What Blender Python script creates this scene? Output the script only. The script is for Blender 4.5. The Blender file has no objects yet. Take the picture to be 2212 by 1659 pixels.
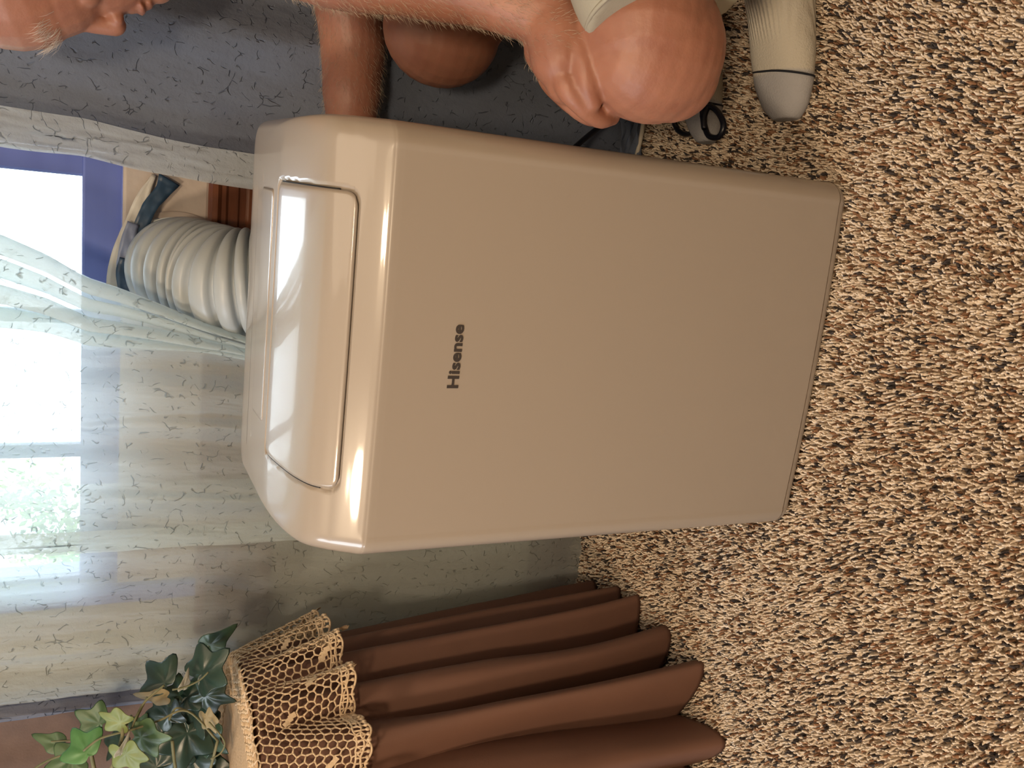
import bpy, bmesh, math, random
import numpy as np
from mathutils import Vector, Matrix, noise as mnoise
random.seed(7); rng = np.random.default_rng(7)
scene = bpy.context.scene
COL = scene.collection
# ------------------------------------------------------------------ camera
FPX = 1900.0; HC = 0.86
_th = math.radians(26); _yw = math.radians(-12); _rl = math.radians(0.4)
Fh = Vector((math.sin(_yw), math.cos(_yw), 0)); R0 = Vector((math.cos(_yw), -math.sin(_yw), 0))
FW = Fh*math.cos(_th) + Vector((0, 0, -math.sin(_th)))
D0 = -(Fh*math.sin(_th) + Vector((0, 0, math.cos(_th))))
RT = R0*math.cos(_rl) - D0*math.sin(_rl); DN = D0*math.cos(_rl) + R0*math.sin(_rl)
CAM = Vector((0, 0, HC))
def ray(x, y):                      # photo pixel (2212x1659 frame) -> world direction
    return RT*((1659-y)-829.5) + DN*(x-1106) + FW*FPX
def at(x, y, Y):                    # point of that ray at world depth Y
    d = ray(x, y); return CAM + d*(Y/d.y)
def dep(x, y, z):
    return CAM + ray(x, y)/FPX*z
cd = bpy.data.cameras.new('camera'); cam = bpy.data.objects.new('camera', cd); COL.objects.link(cam)
# the phone was held sideways: image +x is world down, image up is world right
X = DN; Y = RT; Z = -FW
cam.matrix_world = Matrix(((X.x, Y.x, Z.x, 0), (X.y, Y.y, Z.y, 0), (X.z, Y.z, Z.z, HC), (0, 0, 0, 1)))
cd.sensor_fit = 'HORIZONTAL'; cd.sensor_width = 36; cd.lens = 36*FPX/2212; cd.clip_start = .02
scene.camera = cam
# ------------------------------------------------------------------ light
scene.view_settings.view_transform = 'Standard'; scene.view_settings.look = 'None'
scene.view_settings.gamma = 1; scene.view_settings.exposure = 0; scene.view_settings.use_curve_mapping = False
W = bpy.data.worlds.new('sky'); scene.world = W; W.use_nodes = True
bg = W.node_tree.nodes['Background']; bg.inputs[0].default_value = (.80, .91, 1, 1); bg.inputs[1].default_value = 9.0
def area(name, loc, tgt, size, power, color):
    l = bpy.data.lights.new(name, 'AREA'); l.shape = 'DISK'; l.size = size; l.energy = power; l.color = color
    o = bpy.data.objects.new(name, l); COL.objects.link(o); o.location = loc
    o.rotation_euler = (Vector(tgt)-Vector(loc)).to_track_quat('-Z', 'Y').to_euler(); return o
area('floor_lamp_light', (-1.0, -.30, 1.72), (-.3, 1.0, .35), .26, 16.5, (1, .76, .52))
area('overhead_fill', (.35, -.1, 2.37), (.35, -.1, 0), 1.4, 11, (1, .80, .58))  # added soft overhead fill that lifts the carpet
area('room_lamp_light', (-.12, -1.35, 2.0), (-.1, .6, .2), .28, 28, (1, .76, .50))
area('side_cool_fill', (-2.35, .35, 1.5), (-.2, 1.3, .8), 1.1, 36, (.80, .90, 1))  # added cool fill for the sheers; no window is built there
pl = bpy.data.lights.new('window_portal', 'AREA'); pl.shape = 'RECTANGLE'; pl.size = .68; pl.size_y = 1.2
pl.cycles.is_portal = True
po = bpy.data.objects.new('window_portal', pl); COL.objects.link(po); po.location = (-.3, 1.47, 1.38)
po.rotation_euler = (math.radians(-90), 0, 0)

# ------------------------------------------------------------------ materials
def newmat(name):
    m = bpy.data.materials.new(name); m.use_nodes = True
    nt = m.node_tree; return m, nt, nt.nodes['Principled BSDF']
def N(nt, t, **kw):
    n = nt.nodes.new(t)
    for k, v in kw.items():
        if k.startswith('i_'): n.inputs[k[2:].replace('_', ' ')].default_value = v
        else: setattr(n, k, v)
    return n
def mat(name, col, rough=.5, metal=0, col2=None, nscale=20, ndetail=4, bump=0, bscale=None, bdist=.002, coat=0, spec=.5, sss=0, stretch=None, lo=.35, hi=.65):
    m, nt, b = newmat(name)
    b.inputs['Base Color'].default_value = (*col, 1); b.inputs['Roughness'].default_value = rough
    b.inputs['Metallic'].default_value = metal; b.inputs['Coat Weight'].default_value = coat
    b.inputs['Coat Roughness'].default_value = .06
    b.inputs['Specular IOR Level'].default_value = spec
    if sss:
        b.inputs['Subsurface Weight'].default_value = sss; b.inputs['Subsurface Radius'].default_value = (1, .35, .2)
        b.inputs['Subsurface Scale'].default_value = .012
    tc = N(nt, 'ShaderNodeTexCoord'); src = tc.outputs['Object']
    if stretch:
        mp = N(nt, 'ShaderNodeMapping'); mp.inputs['Scale'].default_value = stretch
        nt.links.new(src, mp.inputs[0]); src = mp.outputs[0]
    if col2:
        n = N(nt, 'ShaderNodeTexNoise', i_Scale=nscale, i_Detail=ndetail); nt.links.new(src, n.inputs['Vector'])
        r = N(nt, 'ShaderNodeValToRGB'); r.color_ramp.elements[0].position = lo; r.color_ramp.elements[1].position = hi
        r.color_ramp.elements[0].color = (*col, 1); r.color_ramp.elements[1].color = (*col2, 1)
        nt.links.new(n.outputs['Fac'], r.inputs[0]); nt.links.new(r.outputs[0], b.inputs['Base Color'])
    if bump:
        n2 = N(nt, 'ShaderNodeTexNoise', i_Scale=bscale or nscale, i_Detail=5); nt.links.new(src, n2.inputs['Vector'])
        bp = N(nt, 'ShaderNodeBump', i_Strength=bump, i_Distance=bdist)
        nt.links.new(n2.outputs['Fac'], bp.inputs['Height']); nt.links.new(bp.outputs[0], b.inputs['Normal'])
    return m
def sheer_mat(name, col, alpha, transl=.5, ck=.66):
    m, nt, b = newmat(name); out = nt.nodes['Material Output']; nt.nodes.remove(b)
    L = nt.links.new
    tc = N(nt, 'ShaderNodeTexCoord')
    mp = N(nt, 'ShaderNodeMapping'); mp.inputs['Scale'].default_value = (1, .3, .8); L(tc.outputs['Object'], mp.inputs[0])
    wn = N(nt, 'ShaderNodeTexNoise', i_Scale=14, i_Detail=3); L(mp.outputs[0], wn.inputs['Vector'])
    mix = N(nt, 'ShaderNodeMixRGB', blend_type='ADD'); mix.inputs[0].default_value = .09
    L(mp.outputs[0], mix.inputs[1]); L(wn.outputs['Color'], mix.inputs[2])
    vo = N(nt, 'ShaderNodeTexVoronoi', feature='DISTANCE_TO_EDGE', i_Scale=52); L(mix.outputs[0], vo.inputs['Vector'])
    lt = N(nt, 'ShaderNodeMapRange'); lt.inputs['From Min'].default_value = 0; lt.inputs['From Max'].default_value = .045
    lt.inputs['To Min'].default_value = 1; lt.inputs['To Max'].default_value = 0; L(vo.outputs['Distance'], lt.inputs['Value'])
    mk = N(nt, 'ShaderNodeTexNoise', i_Scale=80, i_Detail=1); L(tc.outputs['Object'], mk.inputs['Vector'])
    mr = N(nt, 'ShaderNodeMapRange'); mr.inputs['From Min'].default_value = .54; mr.inputs['From Max'].default_value = .63; L(mk.outputs['Fac'], mr.inputs['Value'])
    cr = N(nt, 'ShaderNodeMath', operation='MULTIPLY'); L(lt.outputs[0], cr.inputs[0]); L(mr.outputs[0], cr.inputs[1])
    fn = N(nt, 'ShaderNodeTexNoise', i_Scale=60, i_Detail=6, i_Roughness=.65); L(mp.outputs[0], fn.inputs['Vector'])
    hs = N(nt, 'ShaderNodeMath', operation='MULTIPLY_ADD'); L(cr.outputs[0], hs.inputs[0]); hs.inputs[1].default_value = -.9; L(fn.outputs['Fac'], hs.inputs[2])
    bp = N(nt, 'ShaderNodeBump', i_Strength=.8, i_Distance=.004); L(hs.outputs[0], bp.inputs['Height'])
    df = N(nt, 'ShaderNodeBsdfDiffuse'); tl = N(nt, 'ShaderNodeBsdfTranslucent'); tr = N(nt, 'ShaderNodeBsdfTransparent')
    cm = N(nt, 'ShaderNodeMixRGB'); cm.inputs[1].default_value = (*col, 1); cm.inputs[2].default_value = (col[0]*ck, col[1]*ck, col[2]*ck, 1)
    L(cr.outputs[0], cm.inputs[0])
    for s in (df, tl): L(cm.outputs[0], s.inputs['Color']); L(bp.outputs[0], s.inputs['Normal'])
    m1 = N(nt, 'ShaderNodeMixShader'); m1.inputs[0].default_value = transl; L(df.outputs[0], m1.inputs[1]); L(tl.outputs[0], m1.inputs[2])
    al = N(nt, 'ShaderNodeMath', operation='MULTIPLY_ADD', use_clamp=True); L(cr.outputs[0], al.inputs[0]); al.inputs[1].default_value = .35; al.inputs[2].default_value = alpha
    m2 = N(nt, 'ShaderNodeMixShader'); L(al.outputs[0], m2.inputs[0]); L(tr.outputs[0], m2.inputs[1]); L(m1.outputs[0], m2.inputs[2])
    L(m2.outputs[0], out.inputs['Surface']); return m
M = {}
M['plastic'] = mat('white_plastic', (.36, .31, .265), .30, coat=.6, spec=.4)
M['panel'] = mat('satin_plastic', (.45, .385, .315), .34, coat=.25, spec=.4)
M['dark'] = mat('dark_gap', (.015, .015, .017), .6)
M['logo'] = mat('logo_grey', (.045, .037, .035), .5)
M['glarewood'] = mat('glare_tinted_wood', (.10, .145, .44), .45, col2=(.115, .165, .48), nscale=8, stretch=(.4, 4, 4))  # dark wood; the blue sky glare over it is put into its colour
M['brownwood'] = mat('varnished_brown_wood', (.10, .033, .016), .22, col2=(.16, .055, .025), nscale=14, stretch=(.5, 4, 4), coat=.5)
M['wall'] = mat('wall_paint', (.42, .37, .30), .85, col2=(.46, .41, .33), nscale=60, bump=.15, bscale=160)
M['wallroom'] = mat('room_paint', (.50, .42, .32), .85, col2=(.54, .45, .34), nscale=30)
M['ceil'] = mat('ceiling_paint', (.66, .62, .56), .9, col2=(.70, .66, .60), nscale=40)
M['kit'] = mat('beige_board', (.42, .36, .32), .55, col2=(.50, .43, .38), nscale=9, bump=.5, bscale=10, bdist=.012)
M['foil'] = mat('torn_tape', (.62, .60, .55), .5, col2=(.5, .48, .44), nscale=30, bump=.4, bscale=30, bdist=.004)
M['tape'] = mat('blue_black_tape', (.02, .045, .085), .38, col2=(.03, .065, .12), nscale=20, bump=.2, bscale=50)
M['hose'] = mat('ivory_hose_plastic', (.35, .39, .42), .38, col2=(.37, .41, .44), nscale=12)
M['clip'] = mat('clip_plastic', (.70, .75, .74), .35)
M['sheer'] = sheer_mat('crinkled_voile', (.72, .80, .82), .68, .62)
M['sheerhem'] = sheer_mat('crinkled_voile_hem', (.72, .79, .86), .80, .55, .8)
M['sheerdark'] = sheer_mat('crinkled_voile_shaded', (.24, .285, .39), .84, .4, .86)  # darker voile copy: dim light and blue glare are put into its colour
M['drape'] = mat('brown_drape', (.13, .09, .08), .9, col2=(.16, .11, .095), nscale=30, bump=.2, bscale=300)
M['skirt'] = mat('brown_table_skirt', (.14, .068, .046), .72, col2=(.16, .078, .053), nscale=7, bump=.25, bscale=500, bdist=.0006)
M['cloth'] = mat('ecru_cloth', (.60, .43, .27), .9, col2=(.52, .37, .23), nscale=120, bump=.6, bscale=300, bdist=.002)
M['crochet'] = mat('ecru_cotton', (.72, .56, .38), .9, col2=(.62, .46, .30), nscale=260, bump=.6, bscale=900, bdist=.001)
M['skin'] = mat('skin', (.29, .122, .082), .46, col2=(.38, .175, .115), nscale=22, ndetail=6, bump=.30, bscale=170, bdist=.0012, sss=.25, lo=.3, hi=.7)
M['hair'] = mat('grey_hair', (.62, .56, .52), .5)
M['armhair'] = mat('fine_arm_hair', (.50, .40, .30), .5)
M['shorts'] = mat('grey_cotton', (.33, .31, .25), .85, col2=(.38, .355, .29), nscale=12, bump=.3, bscale=400, bdist=.0008)
M['shirt'] = mat('dark_shirt', (.06, .065, .08), .9, col2=(.07, .075, .09), nscale=10)
M['blackcord'] = mat('black_rubber', (.008, .009, .016), .3)
M['whitecord'] = mat('white_tube', (.62, .56, .46), .45)
M['stripe'] = mat('black_yarn', (.01, .012, .02), .9)
def glass_mat():
    m, nt, b = newmat('window_glass'); out = nt.nodes['Material Output']; nt.nodes.remove(b)
    t = N(nt, 'ShaderNodeBsdfTransparent'); g = N(nt, 'ShaderNodeBsdfGlossy', i_Roughness=.02)
    f = N(nt, 'ShaderNodeFresnel'); mx = N(nt, 'ShaderNodeMixShader'); t.inputs[0].default_value = (.96, .98, .98, 1)
    nt.links.new(f.outputs[0], mx.inputs[0]); nt.links.new(t.outputs[0], mx.inputs[1]); nt.links.new(g.outputs[0], mx.inputs[2])
    nt.links.new(mx.outputs[0], out.inputs[0]); return m
M['glass'] = glass_mat()
def sock_mat():
    m, nt, b = newmat('ribbed_white_sock'); L = nt.links.new
    b.inputs['Roughness'].default_value = .95; b.inputs['Specular IOR Level'].default_value = .1
    tc = N(nt, 'ShaderNodeTexCoord'); sx = N(nt, 'ShaderNodeSeparateXYZ'); L(tc.outputs['Object'], sx.inputs[0])
    r = N(nt, 'ShaderNodeValToRGB'); r.color_ramp.interpolation = 'LINEAR'
    e = r.color_ramp.elements; e[0].position = .058; e[0].color = (.40, .40, .42, 1); e[1].position = .062; e[1].color = (.56, .53, .46, 1)
    L(sx.outputs['X'], r.inputs[0])
    w = N(nt, 'ShaderNodeTexWave', i_Scale=58, i_Distortion=.4); w.bands_direction = 'Y'; L(tc.outputs['Object'], w.inputs['Vector'])
    mk = N(nt, 'ShaderNodeMapRange'); mk.inputs['From Min'].default_value = .09; mk.inputs['From Max'].default_value = .12; L(sx.outputs['X'], mk.inputs['Value'])
    mm = N(nt, 'ShaderNodeMath', operation='MULTIPLY'); L(w.outputs['Fac'], mm.inputs[0]); L(mk.outputs[0], mm.inputs[1])
    fn = N(nt, 'ShaderNodeTexNoise', i_Scale=420, i_Detail=3); L(tc.outputs['Object'], fn.inputs['Vector'])
    ad = N(nt, 'ShaderNodeMath', operation='ADD'); L(mm.outputs[0], ad.inputs[0]); L(fn.outputs['Fac'], ad.inputs[1])
    bp = N(nt, 'ShaderNodeBump', i_Strength=.6, i_Distance=.0018); L(ad.outputs[0], bp.inputs['Height']); L(bp.outputs[0], b.inputs['Normal'])
    L(r.outputs[0], b.inputs['Base Color']); return m
M['sock'] = sock_mat()
def pile_mat():
    m, nt, b = newmat('carpet_yarn'); L = nt.links.new
    a = N(nt, 'ShaderNodeAttribute', attribute_name='yarn'); L(a.outputs['Color'], b.inputs['Base Color'])
    b.inputs['Roughness'].default_value = .9; b.inputs['Specular IOR Level'].default_value = .15; return m
M['pile'] = pile_mat()
M['carpetbase'] = mat('carpet_backing', (.075, .045, .028), .95, col2=(.36, .26, .17), nscale=180, ndetail=2, lo=.42, hi=.55)
def leafmat(name, c, c2, rough=.4):
    return mat(name, c, rough, col2=c2, nscale=35, bump=.2, bscale=60, bdist=.002)
M['leaf_dark'] = leafmat('dark_leaf', (.012, .032, .026), (.022, .05, .036), .32)
M['leaf_deep'] = leafmat('deep_green_leaf', (.022, .055, .035), (.04, .085, .05), .35)
M['leaf_green'] = leafmat('green_leaf', (.06, .19, .06), (.09, .25, .08), .45)
M['leaf_olive'] = leafmat('olive_leaf', (.14, .19, .06), (.20, .25, .09), .5)
M['leaf_mid'] = leafmat('mid_leaf', (.05, .11, .05), (.08, .14, .06), .45)
M['leaf_tan'] = leafmat('tan_leaf', (.24, .20, .11), (.30, .25, .15), .6)
M['leaf_pale'] = leafmat('pale_leaf', (.40, .40, .34), (.48, .48, .42), .6)
M['stem'] = mat('stem', (.19, .18, .10), .7, col2=(.13, .14, .07), nscale=60)
M['bark'] = mat('bark', (.10, .07, .05), .9, col2=(.06, .045, .03), nscale=10, bump=.5)
M['tree'] = mat('tree_leaves', (.17, .30, .08), .7, col2=(.30, .44, .10), nscale=2)
M['grass'] = mat('lawn', (.10, .18, .05), .9, col2=(.16, .24, .07), nscale=3)
M['basket'] = mat('dark_wicker', (.05, .03, .02), .7)

# ------------------------------------------------------------------ helpers
def tag(o, label=None, cat=None, group=None, kind=None):
    if label: o['label'] = label
    if cat: o['category'] = cat
    if group: o['group'] = group
    if kind: o['kind'] = kind
    return o
def empty(name, loc, label, cat, group=None):
    o = bpy.data.objects.new(name, None); COL.objects.link(o); o.location = loc; o.empty_display_size = .05
    o['_loc'] = tuple(loc); del o['_loc']
    return tag(o, label, cat, group)
def link(name, me, m, parent=None, smooth=True):
    if m is not None: me.materials.append(M[m] if isinstance(m, str) else m)
    if smooth and len(me.polygons): me.polygons.foreach_set('use_smooth', [True]*len(me.polygons))
    o = bpy.data.objects.new(name, me); COL.objects.link(o)
    if parent is not None:
        o.parent = parent; o.location = -parent.location if parent.parent is None else -(parent.location+parent.parent.location)
    return o
def pyd(name, v, f, m, parent=None, smooth=True):
    me = bpy.data.meshes.new(name); me.from_pydata([tuple(a) for a in v], [], f); me.update(); return link(name, me, m, parent, smooth)
def box_data(x0, x1, y0, y1, z0, z1):
    v = [(x, y, z) for x in (x0, x1) for y in (y0, y1) for z in (z0, z1)]
    f = [(0, 1, 3, 2), (4, 6, 7, 5), (0, 4, 5, 1), (2, 3, 7, 6), (0, 2, 6, 4), (1, 5, 7, 3)]
    return v, f
def join(parts):
    V = []; Fc = []
    for v, f in parts:
        o = len(V); V += list(v); Fc += [tuple(i+o for i in q) for q in f]
    return V, Fc
def boxes(name, bl, m, parent=None, bev=.002):
    v, f = join([box_data(*b) for b in bl]); o = pyd(name, v, f, m, parent, False)
    if bev:
        md = o.modifiers.new('b', 'BEVEL'); md.width = bev; md.segments = 2; md.limit_method = 'ANGLE'
    return o
def grid(fn, nu, nv, cu=False):
    V = [fn(i/(nu if cu else nu-1), j/(nv-1)) for j in range(nv) for i in range(nu)]
    Fc = []
    for j in range(nv-1):
        for i in range(nu if cu else nu-1):
            a = j*nu+i; b = j*nu+(i+1) % nu; Fc.append((a, b, b+nu, a+nu))
    return V, Fc
def catmull(P, n):
    P = [Vector(p) for p in P]; Q = [P[0]*2-P[1]]+P+[P[-1]*2-P[-2]]; out = []
    for i in range(1, len(Q)-2):
        for k in range(n):
            t = k/n; a, b, c, d = Q[i-1:i+3]
            out.append(.5*((2*b)+(c-a)*t+(2*a-5*b+4*c-d)*t*t+(3*b-a-3*c+d)*t**3))
    out.append(P[-1]); return out
def tube(P, rad, seg=12, cap=True, closed=False):
    """rad: number or function of index fraction"""
    P = [Vector(p) for p in P]; n = len(P); V = []; Fc = []
    T = [(P[(i+1) % n if closed else min(i+1, n-1)]-P[(i-1) % n if closed else max(i-1, 0)]).normalized() for i in range(n)]
    up = Vector((0, 0, 1)) if abs(T[0].z) < .9 else Vector((0, 1, 0)); nrm = (up-T[0]*up.dot(T[0])).normalized()
    for i in range(n):
        nrm = (nrm-T[i]*nrm.dot(T[i])).normalized(); b = T[i].cross(nrm)
        r = rad(i/(n-1)) if callable(rad) else rad
        r = (r, r) if not isinstance(r, tuple) else r
        for k in range(seg):
            a = 2*math.pi*k/seg; V.append(P[i]+nrm*math.cos(a)*r[0]+b*math.sin(a)*r[1])
    for i in range(n if closed else n-1):
        for k in range(seg):
            k2 = (k+1) % seg; i2 = (i+1) % n
            Fc.append((i*seg+k, i*seg+k2, i2*seg+k2, i2*seg+k))
    if cap and not closed:
        Fc.append(tuple(reversed(range(seg)))); Fc.append(tuple((n-1)*seg+k for k in range(seg)))
    return V, Fc
def limb(P, radii, seg=20, n=6):
    """tapering limb with round ends; P points, radii per point"""
    C = catmull(P, n); m = len(C)-1
    rr = []
    for i in range(len(C)):
        s = i/n; k = min(int(s), len(radii)-2); t = s-k; t = t*t*(3-2*t); rr.append(radii[k]*(1-t)+radii[k+1]*t)
    pts = []; rads = []
    d0 = (C[0]-C[1]).normalized(); d1 = (C[-1]-C[-2]).normalized()
    for a in (85, 60, 35, 15): a = math.radians(a); pts.append(C[0]+d0*rr[0]*math.sin(a)); rads.append(rr[0]*math.cos(a))
    pts += C; rads += rr
    for a in (15, 35, 60, 85): a = math.radians(a); pts.append(C[-1]+d1*rr[-1]*math.sin(a)); rads.append(rr[-1]*math.cos(a))
    L = len(pts)-1
    return tube(pts, lambda f: rads[round(f*L)], seg)
def ellipsoid(c, r, rot=None, nu=24, nv=14):
    c = Vector(c); V = []; Fc = []
    for j in range(1, nv):
        ph = math.pi*j/nv
        for i in range(nu):
            th = 2*math.pi*i/nu; p = Vector((r[0]*math.sin(ph)*math.cos(th), r[1]*math.sin(ph)*math.sin(th), r[2]*math.cos(ph)))
            V.append(c+(rot @ p if rot else p))
    for j in range(nv-2):
        for i in range(nu): a = j*nu+i; b = j*nu+(i+1) % nu; Fc.append((a, a+nu, b+nu, b))
    t = Vector((0, 0, r[2])); V.append(c+(rot @ t if rot else t)); V.append(c-(rot @ t if rot else t))
    for i in range(nu):
        Fc.append((len(V)-2, i, (i+1) % nu)); o = (nv-2)*nu; Fc.append((len(V)-1, o+(i+1) % nu, o+i))
    return V, Fc
def remeshed(name, parts, m, parent, vox, smooth_it=4):
    v, f = join(parts); me = bpy.data.meshes.new(name); me.from_pydata([tuple(a) for a in v], [], f)
    tmp = bpy.data.objects.new('tmp', me); COL.objects.link(tmp)
    md = tmp.modifiers.new('r', 'REMESH'); md.mode = 'VOXEL'; md.voxel_size = vox; md.adaptivity = 0
    s = tmp.modifiers.new('s', 'SMOOTH'); s.iterations = smooth_it; s.factor = .5
    dg = bpy.context.evaluated_depsgraph_get(); ev = tmp.evaluated_get(dg); out = bpy.data.meshes.new_from_object(ev)
    bpy.data.objects.remove(tmp); bpy.data.meshes.remove(me); out.name = name
    return link(name, out, m, parent)
def nz(x, y=0, z=0, s=1): return mnoise.noise(Vector((x*s, y*s, z*s)))
def lerp(a, b, t): return a+(b-a)*t
def sstep(a, b, x): t = min(max((x-a)/(b-a), 0), 1); return t*t*(3-2*t)
def interp(x, xs, ys):
    return float(np.interp(x, xs, ys))

# ------------------------------------------------------------------ the room
WY = 1.41
OX0, OX1, OZ0, OZ1 = -.655, .055, .69, 1.98
tag(boxes('wall_back', [(-2.4, OX0, WY, WY+.14, -.02, 2.42), (OX1, 1.7, WY, WY+.14, -.02, 2.42), (OX0, OX1, WY, WY+.14, -.02, OZ0), (OX0, OX1, WY, WY+.14, OZ1, 2.42)], 'wall', bev=0), kind='structure')
tag(boxes('wall_left', [(-2.5, -2.4, -2.7, WY+.14, -.02, 2.42)], 'wallroom', bev=0), kind='structure')
tag(boxes('wall_right', [(1.7, 1.8, -2.7, WY+.14, -.02, 2.42)], 'wallroom', bev=0), kind='structure')
tag(boxes('wall_front', [(-2.5, 1.8, -2.8, -2.7, -.02, 2.42)], 'wallroom', bev=0), kind='structure')
tag(boxes('ceiling', [(-2.5, 1.8, -2.8, WY+.14, 2.40, 2.5)], 'ceil', bev=0), kind='structure')
floor = tag(boxes('floor', [(-2.5, 1.8, -2.8, WY+.14, -.06, -.006)], 'carpetbase', bev=0), kind='structure')
tag(boxes('baseboard_back', [(-2.4, 1.7, WY-.014, WY, -.005, .085)], 'brownwood', bev=.003), kind='structure')

# carpet pile
def carpet():
    sp = .0046
    xs = np.arange(-1.25, .95, sp); ys = np.arange(.33, 1.40, sp)
    gx, gy = np.meshgrid(xs, ys); gx = gx.ravel(); gy = gy.ravel()
    gx = gx+rng.uniform(-.5, .5, gx.size)*sp; gy = gy+rng.uniform(-.5, .5, gy.size)*sp
    keep = ~((gx > -.35) & (gx < .07) & (gy > .85) & (gy < 1.16)) & ~((gx+.87)**2+(gy-1.16)**2 < .15**2)
    # only what the picture could see, with a margin
    keep &= (gy > .33+.0*gx)
    gx = gx[keep]; gy = gy[keep]; n = gx.size
    # geometry of one tuft: bent tapering 3-sided yarn end
    ang = rng.uniform(0, 2*np.pi, n); lean = rng.uniform(.0006, .0040, n)
    low = np.sin(gx*21+2*np.sin(gy*17))*np.cos(gy*19+1.5*np.sin(gx*13))
    ang = np.where(rng.random(n) < .7, ang, 1.5*low+1.0)
    h = rng.uniform(.0090, .0135, n)+low*.0008; r = rng.uniform(.0014, .0022, n)
    prof = [(0, 1.0, 0.0), (.62, 1.15, .35), (.9, .75, .85)]
    V = np.zeros((n, 10, 3))
    for k, (t, rs, b) in enumerate(prof):
        for s in range(3):
            a = ang+s*2*np.pi/3+k*.6
            V[:, k*3+s, 0] = gx+np.cos(ang)*lean*b+np.cos(a)*r*rs
            V[:, k*3+s, 1] = gy+np.sin(ang)*lean*b+np.sin(a)*r*rs
            V[:, k*3+s, 2] = -.006+h*t
    V[:, 9, 0] = gx+np.cos(ang)*lean*1.2; V[:, 9, 1] = gy+np.sin(ang)*lean*1.2; V[:, 9, 2] = -.006+h
    tri = []
    for k in range(2):
        for s in range(3):
            a = k*3+s; b = k*3+(s+1) % 3; tri += [(a, b, b+3), (a, b+3, a+3)]
    for s in range(3): tri.append((6+s, 6+(s+1) % 3, 9))
    tri = np.array(tri); F = (tri[None]+np.arange(n)[:, None, None]*10).reshape(-1, 3)
    me = bpy.data.meshes.new('carpet_pile')
    me.vertices.add(n*10); me.vertices.foreach_set('co', V.ravel())
    me.loops.add(F.size); me.loops.foreach_set('vertex_index', F.ravel().astype(np.int32))
    me.polygons.add(len(F)); me.polygons.foreach_set('loop_start', np.arange(0, F.size, 3, dtype=np.int32))
    me.update(calc_edges=True)
    # yarn colours: mostly sand, flecked with dark brown and grey-blue-black in small clumps
    fine = np.array([mnoise.noise(Vector((x*165, y*165, 0))) for x, y in zip(gx, gy)])
    big = np.array([mnoise.noise(Vector((x*9, y*9, 5))) for x, y in zip(gx, gy)])
    sand = np.array([.70, .56, .42]); light = np.array([.92, .80, .66]); brown = np.array([.24, .135, .08]); black = np.array([.07, .06, .06])
    u = rng.random(n)[:, None]
    c = sand*(1-u)+light*u
    q = fine+rng.normal(0, .10, n)+big*.10
    c = np.where((q < -.17)[:, None], brown*(.9+.8*u), c)
    c = np.where((q < -.33)[:, None], black, c)
    col = np.ones((n, 10, 4)); col[:, :, :3] = c[:, None, :]
    at_ = me.color_attributes.new('yarn', 'FLOAT_COLOR', 'POINT'); at_.data.foreach_set('color', col.ravel())
    o = link('carpet_pile', me, 'pile')
    tag(o, 'speckled tan and brown twisted carpet pile covering the floor', 'carpet', kind='stuff')
carpet()

# ------------------------------------------------------------------ window
win = bpy.data.objects.new('window_1', None); COL.objects.link(win); win.location = (-.3, 1.46, .7); tag(win, kind='structure')
gz0 = .864
mx = [-.005]                                            # right glass edge
bars = [at(90, 680, 1.45).x, at(90, 972, 1.45).x]
gl = at(90, 1243, 1.45).x
boxes('window_frame', [(OX0, OX0+.028, 1.405, 1.52, OZ0, OZ1), (OX1-.022, OX1, 1.405, 1.52, OZ0, OZ1), (OX0+.028, OX1-.022, 1.405, 1.52, OZ1-.03, OZ1)], 'glarewood', win)
gr = at(90, 372, 1.45).x
boxes('sash_stile', [(gr, OX1-.024, 1.435, 1.47, .812, OZ1-.03)], 'glarewood', win, .004)
boxes('sash_stile', [(OX0+.03, gl, 1.435, 1.47, .812, OZ1-.03)], 'glarewood', win, .004)
boxes('bottom_rail', [(OX0+.03, OX1-.024, 1.432, 1.472, at(268, 600, 1.44).z, at(176, 600, 1.44).z)], 'glarewood', win, .004)
boxes('rail_moulding', [(OX0+.03, OX1-.024, 1.424, 1.434, at(266, 600, 1.43).z, at(259, 600, 1.43).z)], 'glarewood', win, .002)
boxes('meeting_rail', [(OX0+.03, OX1-.024, 1.432, 1.472, 1.42, 1.465)], 'glarewood', win, .004)
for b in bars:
    boxes('muntin', [(b-.010, b+.010, 1.440, 1.462, .86, OZ1-.03)], 'glarewood', win, .003)
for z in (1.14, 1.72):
    boxes('muntin', [(gl, gr, 1.441, 1.461, z-.009, z+.009)], 'glarewood', win, .003)
ed = [gl, bars[0] if bars[0] < bars[1] else bars[1], max(bars), gr]
for i in range(3):
    for z0, z1 in ((.86, 1.14), (1.14, 1.43), (1.46, 1.72), (1.72, 1.95)):
        boxes('pane', [(ed[i], ed[i+1], 1.4505, 1.4535, z0, z1)], 'glass', win, 0)
# varnished sill and apron under the opening
def sill_prof():
    p = [(1.47, .695), (1.395, .695), (1.388, .690), (1.388, .682), (1.393, .676), (1.393, .670), (1.397, .666), (1.397, .652), (1.400, .649), (1.400, .640), (1.396, .636), (1.396, .616),
         (1.400, .612), (1.403, .60), (1.403, .575), (1.47, .575)]
    return p
pr = sill_prof(); v = [(x, a, b) for x in (OX0-.06, OX1+.06) for a, b in pr]; n = len(pr)
f = [(i, (i+1) % n, n+(i+1) % n, n+i) for i in range(n)]+[tuple(reversed(range(n))), tuple(range(n, 2*n))]
sl = pyd('window_sill', v, f, 'brownwood', win, False)

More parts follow.
